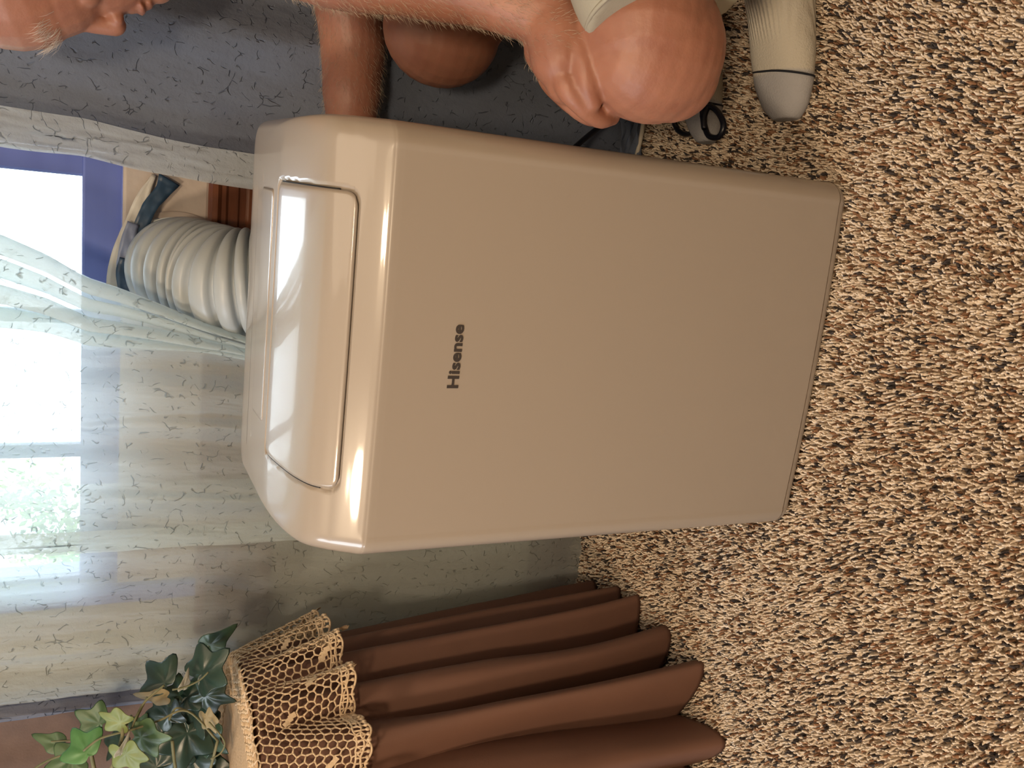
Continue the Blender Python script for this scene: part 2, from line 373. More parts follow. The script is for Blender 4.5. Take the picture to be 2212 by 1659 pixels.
# window vent kit: board, plate, hose flange, torn foil and tape
kit = empty('vent_window_kit', (-.3, 1.43, .70), 'beige crumpled vent board wedged under the raised window sash', 'vent panel')
kz0 = .686; kz1 = at(262, 600, 1.43).z
def kf(u, v):
    x = lerp(OX0+.012, OX1-.012, u); z = lerp(kz0, kz1, v)
    return (x, 1.428+.004*nz(x*9, z*14, 1)-.002, z)
v, f = grid(kf, 120, 24); o = pyd('board', v, f, 'kit', kit); md = o.modifiers.new('s', 'SOLIDIFY'); md.thickness = .006; md.offset = 1
fc = at(382, 588, 1.41); fc = Vector((fc.x, 1.418, fc.z))
def ring(c, r0, r1, y0, y1, n=64, a0=0, a1=2*math.pi):
    pr = [(r0, y1), (r0, y0), (r0+.002, y0-.0015), (r1-.002, y0-.0015), (r1, y0), (r1, y1)]
    def fn(u, v):
        a = lerp(a0, a1, u); k = v*(len(pr)-1); r, y = pr[int(round(k))]
        return (c.x+math.cos(a)*r, y, c.z+math.sin(a)*r)
    return grid(fn, n, len(pr), cu=(a1-a0 > 6.2))
v, f = ring(fc, .070, .090, 1.418, 1.432); pyd('adapter_plate', v, f, 'kit', kit)
for a in (math.radians(38), math.radians(128), math.radians(218)):
    v, f = ellipsoid((fc.x+math.cos(a)*.084, 1.416, fc.z+math.sin(a)*.084), (.0045, .002, .0045)); pyd('screw', v, f, 'clip', kit)
def strip(name, pts, wid, m, parent, Yd, thick=.0015, wob=.003):
    P = catmull([at(x, y, yy) for (x, y), yy in zip(pts, Yd)], 8); n = len(P)
    W2 = catmull([Vector((w, 0, 0)) for w in wid], 8)
    V = []
    for i, p in enumerate(P):
        t = (P[min(i+1, n-1)]-P[max(i-1, 0)]).normalized(); s = t.cross(Vector((0, 1, 0))).normalized()
        for k in range(5):
            V.append(p+s*W2[i].x*(k/4-.5)+Vector((0, -1, 0))*wob*nz(i*.25, k*.8, 3))
    F = [(i*5+k, i*5+k+1, i*5+k+6, i*5+k+5) for i in range(n-1) for k in range(4)]
    o = pyd(name, V, F, m, parent); md = o.modifiers.new('s', 'SOLIDIFY'); md.thickness = thick; return o
strip('torn_foil', [(333, 378), (306, 430), (284, 490), (262, 545), (250, 600), (247, 640)], [.006, .016, .022, .024, .024, .020], 'foil', kit, [1.414, 1.410, 1.406, 1.402, 1.398, 1.394])
strip('tape', [(366, 388), (352, 412), (328, 440), (308, 480), (296, 520)], [.032, .022, .020, .020, .020], 'tape', kit, [1.410, 1.406, 1.402, 1.398, 1.396])
strip('tape', [(288, 482), (276, 520), (268, 560), (266, 600), (270, 632)], [.016, .018, .018, .017, .014], 'clip', kit, [1.396, 1.392, 1.390, 1.388, 1.388]).data.materials[0] = mat('blue_grey_tape', (.20, .24, .36), .4)
strip('tape', [(276, 560), (270, 590), (270, 630)], [.022, .024, .018], 'tape', kit, [1.389, 1.386, 1.384])

# ------------------------------------------------------------------ exhaust hose
hose = empty('exhaust_hose', (-.12, 1.17, .45), 'white ribbed exhaust hose bending from window board to back of appliance', 'hose')
HP = catmull([(fc.x, 1.412, fc.z), at(400, 585, 1.365), at(455, 598, 1.325), at(515, 612, 1.285), (-.118, 1.258, .57), (-.118, 1.235, .50), (-.118, 1.172, .46)], 40)
# resample by arc length
def resample(P, step):
    out = [P[0]]; acc = 0
    for a, b in zip(P[:-1], P[1:]):
        L = (b-a).length
        while acc+L >= step:
            t = (step-acc)/L; a = a.lerp(b, t); out.append(a.copy()); L = (b-a).length; acc = 0
        acc += L
    return out
HP = resample(HP, .0011); hn = len(HP)-1
def hr(fr):
    s = fr*hn*.0011
    if s < .024: return .0745+.0010*math.cos(s*2*math.pi/.004)
    ph = ((s-.024)/.0152) % 1; d = abs((ph+.5) % 1-.5)
    return .0750-.0125*math.exp(-(d/.11)**2)+.0026*math.cos((ph-.5)*math.pi)**2
v, f = tube(HP, hr, 72, cap=False); duct = pyd('hose_duct', v, f, 'hose', hose)
v, f = tube([HP[0]+Vector((0, .004, 0)), HP[0], HP[3]], lambda t: .0785, 72, cap=False)
o = pyd('hose_collar', v, f, 'clip', hose); md = o.modifiers.new('s', 'SOLIDIFY'); md.thickness = .004; md.offset = 1
pc = at(315, 497, 1.395)
v, f = tube([HP[0]+Vector((0, -.006, 0))+Vector((math.cos(a)*.0800, 0, math.sin(a)*.0800)) for a in [2*math.pi*k/72 for k in range(72)]], .0016, 8, closed=True)
pyd('clamp_wire', v, f, 'clip', hose)
o = boxes('clip', [(-.010, .010, -.006, .006, -.006, .006)], 'clip', None, .003); o.parent = hose
o.location = Vector((fc.x+math.cos(math.radians(58))*.080, 1.400, fc.z+math.sin(math.radians(58))*.080))-hose.location; o.rotation_euler = (0, math.radians(35), 0)

# ------------------------------------------------------------------ sheer curtains
def curtain(name, xl, xr, yb, ztop, zbot, m, label, cat='curtain', nu=220, nv=200, folds=None, parent=None, group=None, xmap=None):
    def fn(u, v):
        z = lerp(zbot, ztop, v); a = xl(z); b = xr(z)
        uu = xmap(u, z) if xmap else u
        x = lerp(a, b, uu); y = yb(uu if xmap is None else u, z)+folds(u, z)
        return (x+.004*nz(u*14, z*9, 2), y+.003*nz(u*25, z*16, 7)+.0012*nz(u*90, z*55, 9), z)
    v, f = grid(fn, nu, nv); o = pyd(name, v, f, m, parent)
    if label: tag(o, label, cat, group)
    return o
# middle panel: the right edge is pulled aside by the appliance and gathers into pleats
YA = 1.30
eA = [(0, 505), (100, 548), (190, 600), (260, 622), (350, 655), (450, 695), (530, 722)]
eZ = [at(x, y, 1.27).z for x, y in eA]; eX = [at(x, y, 1.27).x for x, y in eA]
zs = [0, .3, .55]+eZ[::-1]+[1.4, 2.1]; xs_ = [-.27, -.25, eX[-1]-.03]+eX[::-1]+[eX[0]+.13, eX[0]+.30]
def xrA(z): return interp(z, zs, xs_)
hA = [(0, 1192), (200, 1181), (420, 1168), (620, 1155)]
hZ = [at(x, y, 1.31).z for x, y in hA]; hX = [at(x, y, 1.31).x for x, y in hA]
def xlA(z): return interp(z, [0]+hZ[::-1]+[2.1], [hX[-1]-.03]+hX[::-1]+[hX[0]-.04])
def xmapA(u, z):
    # u<.7 : plain cloth ; above : three folded back pleats whose spread shrinks downwards
    full = xrA(z)-xlA(z); w = interp(z, [.3, .62, .70, .80, .96, 1.4, 2.1], [.02, .03, .045, .075, .125, .2, .24])/full
    if u < .72: return u/.72*(1-w)
    t = (u-.72)/.28
    zig = t*1.0+.16*math.sin(t*2*math.pi*4)*(1 if 0 < t < 1 else 0)
    return 1-w+w*min(max(zig, -.02), 1.0)
def ybA(u, z): return YA-.05*sstep(.62, 1, u)*sstep(1.15, .7, z)-.02*sstep(1.0, .6, z)
def fA(u, z):
    a = .012*math.sin(u*21+1.5*nz(u*2, z*2, 4))+.006*math.sin(u*47+3*z)
    if u > .72: a += .010*math.cos((u-.72)/.28*2*math.pi*4)
    # long drag folds running down towards the appliance
    a += .010*math.exp(-((u-.44-.16*(1.0-z))/.02)**2)*sstep(1.1, .8, z)+.009*math.exp(-((u-.23+.10*(.9-z))/.018)**2)*sstep(1.0, .7, z)
    return a
cA = curtain('sheer_curtain', xlA, xrA, ybA, 2.1, .0, 'sheer', 'sheer crinkled curtain in the middle, pulled aside into thin pleats by the hose', nu=340, nv=260, folds=fA, xmap=xmapA)
# its wide hem on the left edge
def hemf(side_x, w, yb, label=None):
    pass
curtain('side_hem', lambda z: xlA(z)-.002, lambda z: xlA(z)+.030, lambda u, z: YA-.006+.5*.0, 2.1, .0, 'sheer', None, nu=14, nv=200, folds=lambda u, z: fA(u*.05, z)-.004, parent=cA)
# left panel behind
bA = [(0, 1540), (170, 1520), (330, 1503), (480, 1490)]
bZ = [at(x, y, 1.345).z for x, y in bA]; bX = [at(x, y, 1.345).x for x, y in bA]
def xlB(z): return interp(z, [0, .3]+bZ[::-1]+[2.1], [-1.02, -.98]+bX[::-1]+[bX[0]-.06])
cB = curtain('sheer_curtain', xlB, lambda z: -.44, lambda u, z: 1.362, 2.1, .0, 'sheer', 'sheer crinkled curtain at left, hanging behind the ivy and the skirted table', nu=240, nv=200,
        folds=lambda u, z: .010*math.sin(u*17+nz(u*3, z*2, 8)*2)+.004*math.sin(u*41+2*z))
# narrow turned-back edge of the left panel, darker where several layers meet
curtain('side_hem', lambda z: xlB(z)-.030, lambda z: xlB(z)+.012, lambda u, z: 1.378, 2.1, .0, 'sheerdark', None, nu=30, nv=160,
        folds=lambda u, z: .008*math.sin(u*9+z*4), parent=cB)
# right panel beside the person
rA = [(0, 312), (180, 335), (270, 357), (350, 374), (450, 393), (560, 408)]
rZ = [at(x, y, 1.33).z for x, y in rA]; rX = [at(x, y, 1.33).x for x, y in rA]
def xlC(z): return interp(z, [0, .4]+rZ[::-1]+[1.5, 2.1], [.02, .0]+rX[::-1]+[rX[0]+.05, rX[0]+.07])
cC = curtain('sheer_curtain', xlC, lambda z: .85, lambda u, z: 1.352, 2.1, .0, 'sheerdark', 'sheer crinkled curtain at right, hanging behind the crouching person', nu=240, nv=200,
        folds=lambda u, z: .014*math.sin(u*23+nz(u*3, z*1.5, 12)*2.5)+.005*math.sin(u*60+4*z)*sstep(1.2, .3, z))
curtain('side_hem', lambda z: xlC(z)-.002, lambda z: xlC(z)+.048, lambda u, z: 1.340, 2.1, .0, 'sheerhem', None, nu=16, nv=200, folds=lambda u, z: .006*math.sin(z*9), parent=cC)
# crumpled hem pooled on the carpet behind the appliance, right side
def poolf(u, v):
    x = lerp(-.02, .5, u); a = v*math.pi*3.0
    return (x, 1.345-.050*v+.006*math.sin(a*1.7+x*25), .012+.022*abs(math.sin(a+4*nz(x*6, 0, 3)))*(1-.4*v)+.006*nz(x*30, v*6, 5))
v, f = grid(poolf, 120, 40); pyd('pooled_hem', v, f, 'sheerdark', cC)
# brown drape at the far left
def drf(u, v):
    z = lerp(.0, 2.1, v); x = lerp(-1.75, interp(z, [.6, .97, 2.1], [-.80, -.80, -.78]), u)
    return (x, 1.392+.010*math.sin(u*34)+.004*nz(u*20, z*5, 2), z)
v, f = grid(drf, 160, 60); o = pyd('brown_drape', v, f, 'drape')
tag(o, 'dark brown drape at the far left edge, behind the ivy leaves', 'curtain')
o = pyd('curtain_rod', *tube([(-1.9, 1.33, 2.11), (1.2, 1.33, 2.11)], .010, 16), 'brownwood')
tag(o, 'dark wooden rod above the window carrying the sheer curtains', 'curtain rod')

# ------------------------------------------------------------------ portable air conditioner
AX0, AX1, AYB = -.368, .084, 1.170
ac = empty('portable_air_conditioner', ((AX0+AX1)/2, 1.0, 0), 'tall glossy white portable air conditioner standing on the carpet', 'air conditioner')
ac.location.y -= .0
PROF = [(.846, .002, .008), (.839, .008, .003), (.836, .018, .0), (.835, .05, 0), (.835, .30, 0), (.835, .55, 0), (.835, .586, 0), (.8362, .594, 0), (.8395, .600, 0), (.846, .611, 0), (.856, .626, .0),
        (.872, .645, .001), (.90, .657, .003), (.935, .665, .006), (.975, .671, .012), (1.01, .6725, .020), (1.045, .6735, .034), (1.075, .674, .052)]
PC = catmull([(a, b, c) for a, b, c in PROF], 12)
# densify long straight run
def dens():
    out = [PC[0]]
    for a, b in zip(PC[:-1], PC[1:]):
        k = max(1, int((b-a).length/.003))
        for i in range(1, k+1): out.append(a.lerp(b, i/k))
    return out
PD = dens()
arc = [0]
for a, b in zip(PD[:-1], PD[1:]): arc.append(arc[-1]+math.hypot(b.x-a.x, b.y-a.y))
Y2 = [p.x for p in PD]; Z2 = [p.y for p in PD]
def arc_at_y(y):                      # arc length on the hood where it reaches depth y
    i0 = next(i for i, p in enumerate(PD) if p.y > .592)
    return float(np.interp(y, Y2[i0:], arc[i0:]))
FX0, FX1 = -.293, .013; FA0, FA1 = arc_at_y(.853), arc_at_y(.992); FR = .012
ACz = float(np.interp(.592, Z2[:next(i for i, p in enumerate(PD) if p.y > .60)], arc[:next(i for i, p in enumerate(PD) if p.y > .60)]))
def rrsd(x, y, x0, x1, y0, y1, r):
    cx, cy = (x0+x1)/2, (y0+y1)/2; qx = abs(x-cx)-(x1-x0)/2+r; qy = abs(y-cy)-(y1-y0)/2+r
    return math.hypot(max(qx, 0), max(qy, 0))+min(max(qx, qy), 0)-r
def prof_at(s):
    return (float(np.interp(s, arc, Y2)), float(np.interp(s, arc, Z2)))
def prof_n(s):
    a = prof_at(s-.002); b = prof_at(s+.002); dy, dz = b[0]-a[0], b[1]-a[1]; L = math.hypot(dy, dz) or 1
    return (-dz/L, dy/L)              # outward normal (y,z)
RC = .026
def bow(x): return .006*((x-(AX0+AX1)/2)/.22)**2
def ac_ring(s, ins):
    yf, z = prof_at(s); ny, nzz = prof_n(s)
    x0, x1 = AX0+ins, AX1-ins; yb = AYB-ins*.8; pts = []
    NF = 170
    for i in range(NF+1):             # front run
        x = lerp(x0+RC, x1-RC, i/NF); off = 0
        # lower panel recess with rounded top corners
        sd = rrsd(x, s, AX0+.003, AX1-.003, -.3, ACz+.004, .036)
        off += .0007*sstep(.0070, -.0025, sd)
        # pocket round the louvre flap
        sf = rrsd(x, s, FX0-.0022, FX1+.0022, FA0-.0016, FA1+.0016, FR+.002)
        off += .0042*sstep(.0010, -.0008, sf)
        pts.append((x, yf+bow(x)-ny*off, z-nzz*off))
    def arcpts(cx, cy, a0, a1, n=12):
        for i in range(1, n+1):
            a = lerp(a0, a1, i/n); yy = cy+RC*math.sin(a); xx = cx+RC*math.cos(a)
            k = max(0, min(1, (cy-yy)/RC)); sd = rrsd(xx, s, AX0+.003, AX1-.003, -.3, ACz+.004, .036)
            o_ = .0007*sstep(.0070, -.0025, sd)*k
            pts.append((xx, yy+(bow(x1-RC) if cy < 1.1 else 0), z))
    b = bow(x1-RC)
    arcpts(x1-RC, yf+RC, -math.pi/2, 0)
    for i in range(1, 20): pts.append((x1, lerp(yf+RC+b, yb-RC, i/20), z))
    arcpts(x1-RC, yb-RC, 0, math.pi/2)
    for i in range(1, 30): pts.append((lerp(x1-RC, x0+RC, i/30), yb, z))
    arcpts(x0+RC, yb-RC, math.pi/2, math.pi)
    for i in range(1, 20): pts.append((x0, lerp(yb-RC, yf+RC+b, i/20), z))
    arcpts(x0+RC, yf+RC, math.pi, 1.5*math.pi)
    pts.pop()
    return pts
def build_ac():
    # ring parameters: fine round the crease and the flap
    ss = [p for p in arc]
    extra = list(np.arange(ACz-.04, ACz+.008, .0010))+list(np.arange(FA0-.005, FA0+.006, .0006))+list(np.arange(FA1-.006, FA1+.005, .0006))+list(np.arange(FA0, FA1, .002))
    ss = sorted(set([round(float(a), 5) for a in ss+extra])); ss = [a for a in ss if 0 <= a <= arc[-1]]
    out = [ss[0]]
    for a in ss[1:]:
        if a-out[-1] > .0004: out.append(a)
    C3 = [p.z for p in PD]; V = []; F = []
    for s in out: V += ac_ring(s, float(np.interp(s, arc, C3)))
    n = len(V)//len(out)
    for j in range(len(out)-1):
        for i in range(n): a = j*n+i; b = j*n+(i+1) % n; F.append((a, b, b+n, a+n))
    # top: sides and back must round over: extra shrinking rings behind the last profile ring are flat-filled
    F.append(tuple(range(len(V)-n, len(V)))); F.append(tuple(reversed(range(n))))
    o = pyd('body', V, F, 'plastic', ac)
    return o
body = build_ac()
# side/back rounding of the top comes from the inset column of the profile
def flap_pt(x, s, lift):
    y, z = prof_at(s); a, b = prof_n(s); return Vector((x, y+bow(x)+a*lift, z+b*lift))
def rounded_patch(x0, x1, a0, a1, r, lift, thick, name, m, parent, nx=80, ny=50, edge=.0010):
    V = []; F = []
    for j in range(ny):
        t = j/(ny-1); s = lerp(a0, a1, t); e = 0
        d = min(s-a0, a1-s); ins = 0 if d >= r else r-math.sqrt(max(r*r-(r-d)**2, 0))
        for i in range(nx):
            x = lerp(x0+ins, x1-ins, i/(nx-1)); sd = -rrsd(x, s, x0, x1, a0, a1, r)
            dl = -edge*(1-sstep(0, .0025, sd))
            V.append(flap_pt(x, s, lift+dl))
    for j in range(ny-1):
        for i in range(nx-1): a = j*nx+i; F.append((a, a+1, a+nx+1, a+nx))
    o = pyd(name, V, F, m, parent); md = o.modifiers.new('s', 'SOLIDIFY'); md.thickness = thick; md.offset = -1; return o
flap = rounded_patch(FX0+.0008, FX1-.0008, FA0+.0006, FA1-.0006, FR, .0, .003, 'louvre_flap', 'plastic', ac)
# dark slits at both ends of the flap
for x0 in (FX0-.0006, FX1-.0012):
    a0, a1 = lerp(FA0, FA1, .13), lerp(FA0, FA1, .93)
    V = []; n = 30
    for j in range(n):
        s = lerp(a0, a1, j/(n-1)); V += [flap_pt(x0, s, -.0014), flap_pt(x0+.0018, s, -.0014)]
    F = [(2*j, 2*j+1, 2*j+3, 2*j+2) for j in range(n-1)]
    o = pyd('louvre_slit', V, F, 'dark', ac); md = o.modifiers.new('s', 'SOLIDIFY'); md.thickness = .001
# control strip on the top rear
cp = rounded_patch(FX0+.03, FX1-.01, arc_at_y(1.012), arc_at_y(1.070), .006, .0012, .003, 'control_strip', 'plastic', ac, edge=.0006)
# base plinth and castors, mostly hidden in the pile
# lettering
def lettering():
    cu = bpy.data.curves.new('logo', 'FONT'); cu.body = 'Hisense'; cu.size = 1.0; cu.extrude = .012; cu.offset = .028; cu.resolution_u = 16; cu.space_character = 1.03
    t = bpy.data.objects.new('t', cu); COL.objects.link(t); bpy.context.view_layer.update()
    dg = bpy.context.evaluated_depsgraph_get(); me = bpy.data.meshes.new_from_object(t.evaluated_get(dg)); bpy.data.objects.remove(t)
    co = np.array([v.co[:] for v in me.vertices]); x0, x1 = co[:, 0].min(), co[:, 0].max()
    y0, y1 = co[:, 1].min(), co[:, 1].max()
    A = at(987, 827, .838); B = at(998, 690, .838); w = B.x-A.x; hgt = .0126
    sx = w/(x1-x0); sy = hgt/(y1-y0)
    for v in me.vertices:
        x = A.x+(v.co.x-x0)*sx; z = A.z+.0006+(v.co.y-y0)*sy; y = .835+.0007+bow(x)-.0005-v.co.z*.025
        v.co = (x, y, z)
    me.name = 'lettering'; o = link('lettering', me, 'logo', ac, False); o['label'] = 'dark grey lettering reading Hisense'
lettering()
ac.location.y -= .004; ac.rotation_euler = (0, 0, math.radians(-1.6))
# rear power cord of the appliance, looping on the carpet
def worldtube(name, P, r, m, parent, n=10, seg=12): return pyd(name, *tube(catmull(P, n), r, seg), m, parent)
def cordpt(x, y, z): d = ray(x, y); return CAM+d*((z-HC)/d.z)
cord = empty('power_cord', cordpt(1530, 270, .01), 'black power cord lying in two loops on the carpet beside the near knee', 'cord')
pc = [cordpt(1420, 215, .02), cordpt(1447, 245, .012), cordpt(1465, 282, .012), cordpt(1490, 289, .016), cordpt(1505, 262, .03), cordpt(1500, 240, .03), cordpt(1512, 232, .035), cordpt(1520, 262, .05),
      cordpt(1530, 292, .052), cordpt(1552, 296, .056), cordpt(1563, 272, .056), cordpt(1553, 245, .056), cordpt(1533, 230, .056), cordpt(1522, 250, .062), cordpt(1521, 275, .062), cordpt(1515, 215, .06)]
pyd('cable', *tube(catmull(pc, 12), .0042, 12), 'blackcord', cord)
cd2 = empty('dark_strap', at(1280, 300, 1.29), 'dark blue-black cable slanting down behind the appliance below the hand', 'cable')
pyd('cable', *tube(catmull([at(1240, 320, 1.25), at(1265, 298, 1.27), at(1300, 270, 1.29), at(1330, 245, 1.30)], 8), .0045, 12), 'blackcord', cd2)
wt = empty('white_tube', cordpt(1385, 300, .01), 'slim white tube standing between the knee and the appliance', 'tube')
pyd('tube', *tube(catmull([cordpt(1392, 250, .03), cordpt(1386, 290, .02), cordpt(1376, 335, .02), cordpt(1372, 360, .02)], 8), .0038, 14), 'whitecord', wt)

# ------------------------------------------------------------------ round table, skirt, crochet cover
TC = Vector((-.875, 1.165, 0)); TR = .205; TH = .655
tab = empty('round_side_table', (TC.x, TC.y, 0), 'small round side table hidden under a long brown skirt', 'table')
v, f = grid(lambda u, v: (TC.x+math.cos(2*math.pi*u)*(TR-.012)*min(1, v*1.001), TC.y+math.sin(2*math.pi*u)*(TR-.012)*v, TH-.014), 64, 12, True)
o = pyd('tabletop', v, f, 'brownwood', tab); md = o.modifiers.new('s', 'SOLIDIFY'); md.thickness = .018; md.offset = 0
pyd('pedestal', *tube([(TC.x, TC.y, .02), (TC.x, TC.y, .2), (TC.x, TC.y, .62)], lambda t: .03-.008*math.sin(math.pi*t), 20), 'brownwood', tab)
pyd('foot', *tube([(TC.x, TC.y, 0), (TC.x, TC.y, .022)], .11, 32), 'brownwood', tab)
# (angle deg, ridge radius at hem); valleys between
RID = [(-175, .28), (-150, .285), (-128, .30), (-105, .30), (-84, .305), (-62, .305), (-40, .305), (-22, .265), (-3, .262), (14, .255), (31, .262), (50, .235), (72, .20), (95, .20), (120, .20), (150, .23)]
def fold(th):
    """(ridge amount 0..1, hem radius) for a polar angle in degrees"""
    th = (th+180) % 360-180
    L = RID; n = len(L)
    for i in range(n):
        a, ra = L[i]; b, rb = L[(i+1) % n]
        if i == n-1: b += 360
        t_ = th if th >= a or i != n-1 else th+360
        if a <= t_ <= b or (i == n-1 and t_+360 <= b and t_+360 >= a):
            if not (a <= t_ <= b): t_ += 360
            t = (t_-a)/(b-a); c = .5+.5*math.cos(2*math.pi*t); return c**.62, lerp(ra, rb, t)
    return 1, .28
def skf(u, v):
    th = u*360-180; d = v*(TH-.004)
    if v < .06:
        k = v/.06; c, rh = fold(th); r = lerp(TR-.03, TR+.002, k); a = math.radians(th)
        return (TC.x+r*math.cos(a), TC.y+r*math.sin(a), TH-.002-.006*k*k)
    k = (v-.06)/.94; z = lerp(TH-.008, .004, k); wb = 1.5*nz(z*3, th*.05, 3)
    c, rh = fold(th+wb*3); rr = lerp(TR+.003, rh, k**.9); dep_ = lerp(.008, .092 if th > -90 else .07, k**.75)
    r = rr-dep_*(1-c)+.0015*nz(th*.3, z*8, 1); a = math.radians(th)
    hem = .010*(1-c)*k
    return (TC.x+r*math.cos(a), TC.y+r*math.sin(a), z+hem)
v, f = grid(skf, 720, 90, True); sk = pyd('table_skirt', v, f, 'skirt')
tag(sk, 'long brown table skirt falling in deep folds to the carpet', 'tablecloth')
md = sk.modifiers.new('s', 'SOLIDIFY'); md.thickness = .0016
# crochet cover: planar hexagon net laid over the rim
cov = empty('crochet_cover', (TC.x, TC.y, TH), 'ecru crochet cover with scalloped edge draped over the brown table skirt', 'table cover')
RD = .328
def drape(px, py):
    r = math.hypot(px, py); a = math.degrees(math.atan2(py, px))
    edge = RD+.010*abs(math.sin(math.radians(a)*13))
    if r < TR-.008:
        return Vector((TC.x+px, TC.y+py, TH+.003+.001*nz(px*30, py*30, 4)))
    d = r-(TR-.008); dr = min(d, .016)/.016
    ang = dr*math.pi/2; rb = TR-.008+.010*math.sin(ang); zb = TH+.003-.010*(1-math.cos(ang))
    dd = max(d-.016, 0); c, rh = fold(a+4*nz(a*.03, 2, 1)); k = dd/.16
    zt = zb-dd*.97
    base = rb+.007+dd*.21; rr = base+(.034*k)*(c-.45)*1.5+.004*math.sin(math.radians(a*17+40))*k
    aa = math.radians(a)
    return Vector((TC.x+rr*math.cos(aa), TC.y+rr*math.sin(aa), zt+.004*nz(a*.08, k*3, 6)))
def crochet():
    s = .0069; pts = {}; edges = set()
    def key(x, y): return (round(x/s*100), round(y/s*100))
    hx = s*math.sqrt(3); R_ = RD+.004; cells = []
    jj = int(R_/(1.5*s))+2
    for j in range(-jj, jj+1):
        for i in range(-jj, jj+1):
            cx = hx*(i+.5*(j % 2)); cy = 1.5*s*j; r = math.hypot(cx, cy)
            if r > R_ or r < TR-.055: continue
            cells.append((cx, cy)); ks = []
            for k in range(6):
                a = math.radians(60*k+30); x = cx+s*math.cos(a); y = cy+s*math.sin(a); kk = key(x, y)
                if kk not in pts:
                    # near duplicates: search neighbours
                    for dx in (-1, 0, 1):
                        for dy in (-1, 0, 1):
                            if (kk[0]+dx, kk[1]+dy) in pts: kk = (kk[0]+dx, kk[1]+dy); break
                        else: continue
                        break
                if kk not in pts: pts[kk] = (x, y)
                ks.append(kk)
            for k in range(6): edges.add(tuple(sorted((ks[k], ks[(k+1) % 6]))))
    jit = {k: (x+.0030*nz(x*210, y*210, 1), y+.0030*nz(x*210, y*210, 9)) for k, (x, y) in pts.items()}
    V = []; F = []
    def bar(p, q, r):
        P = [drape(*p), drape((p[0]+q[0])/2+.0005*nz(p[0]*900, q[1]*900), (p[1]+q[1])/2), drape(*q)]
        P[1] += Vector((0, 0, 0)); v, f = tube(P, lambda t: r*(1.12 if t in (0, 1) else .82), 5, True)
        o = len(V); V.extend(v); F.extend([tuple(i+o for i in q_) for q_ in f])
    for a, b in edges:
        p, q = jit[a], jit[b]; th = math.degrees(math.atan2(p[1], p[0]))
        if 100 < th < 172: continue
        bar(p, q, .00130+.0004*nz(p[0]*200, p[1]*200, 3))
    o = pyd('crochet_net', V, F, 'crochet', cov); o['kind'] = 'stuff'
    # small solid blocks worked into the net
    V.clear(); F.clear()
    r2 = random.Random(3)
    for ang, rad in [(-62, .30), (-48, .29), (-35, .33), (-20, .28), (-8, .31), (8, .27), (22, .30), (40, .28), (-70, .34), (-15, .345), (-55, .345), (0, .35), (-85, .30), (-100, .33), (30, .34), (-30, .25), (-64, .245)]:
        a = math.radians(ang); cx, cy = rad*math.cos(a), rad*math.sin(a)
        for q in range(3):
            ox = cx+q*.006*math.cos(a+.9); oy = cy+q*.006*math.sin(a+.9)
            n0 = len(V)
            for (dx, dy) in ((-.0045, -.0035), (.0045, -.0035), (.0045, .0035), (-.0045, .0035)): V.append(drape(ox+dx, oy+dy)+Vector((.0012, -.0012, .0004)))
            for (dx, dy) in ((-.0045, -.0035), (.0045, -.0035), (.0045, .0035), (-.0045, .0035)): V.append(drape(ox+dx, oy+dy)-Vector((.0006, -.0006, 0)))
            F += [(n0, n0+1, n0+2, n0+3), (n0+7, n0+6, n0+5, n0+4)]+[(n0+k, n0+4+k, n0+4+(k+1) % 4, n0+(k+1) % 4) for k in range(4)]
    o = pyd('worked_blocks', V, F, 'crochet', cov, False); o['kind'] = 'stuff'
    # scalloped edging with picots
    V.clear(); F.clear()
    m = 520
    for row, (rad, am, rr) in enumerate(((RD-.006, .002, .0015), (RD+.001, .004, .0015), (RD+.009, .006, .0017))):
        pts_ = []
        for k in range(m):
            a = 2*math.pi*k/m; r = rad+am*abs(math.sin(a*32+row)); pts_.append(drape(r*math.cos(a), r*math.sin(a)))
        v, f = tube(pts_, rr, 5, closed=True); o_ = len(V); V.extend(v); F.extend([tuple(i+o_ for i in q_) for q_ in f])
    for k in range(260):
        a = 2*math.pi*k/260; c = drape((RD+.011)*math.cos(a), (RD+.011)*math.sin(a)); v, f = ellipsoid(c, (.0028, .0028, .0034), nu=6, nv=4)
        o_ = len(V); V.extend(v); F.extend([tuple(i+o_ for i in q_) for q_ in f])
        if True:
            p = ((RD-.006)*math.cos(a+.006), (RD-.006)*math.sin(a+.006)); q = ((RD+.012)*math.cos(a), (RD+.012)*math.sin(a)); bar(p, q, .0013)
    o = pyd('scalloped_edging', V, F, 'crochet', cov); o['kind'] = 'stuff'
crochet()
v, f = grid(lambda u, v: drape((TR-.006)*v*math.cos(2*math.pi*u), (TR-.006)*v*math.sin(2*math.pi*u))-Vector((0, 0, .0015)), 96, 24, True)
o = pyd('solid_centre', v, f, 'cloth', cov); md = o.modifiers.new('s', 'SOLIDIFY'); md.thickness = .002; md.offset = 0

# ------------------------------------------------------------------ ivy
ivb = Vector((-.98, 1.20, TH+.006))
ivy = empty('ivy_plant', ivb, 'trailing ivy with dark and light green lobed leaves on the crochet covered table', 'plant')
v, f = grid(lambda u, v: (ivb.x+math.cos(2*math.pi*u)*(.045+.02*v), ivb.y+math.sin(2*math.pi*u)*(.045+.02*v), ivb.z+.09*v), 32, 10, True)
o = pyd('pot', v, f, 'basket', ivy); md = o.modifiers.new('s', 'SOLIDIFY'); md.thickness = .004
IVY = [(0, 1.0), (14, .66), (24, .50), (38, .62), (58, .80), (76, .55), (92, .42), (112, .52), (135, .58), (155, .38), (172, .16)]
NAR = [(0, 1.15), (12, .70), (30, .42), (55, .46), (85, .38), (120, .36), (150, .28), (172, .12)]
TRI = [(0, 1.0), (14, .72), (28, .52), (48, .72), (64, .86), (82, .52), (110, .34), (140, .26), (172, .10)]
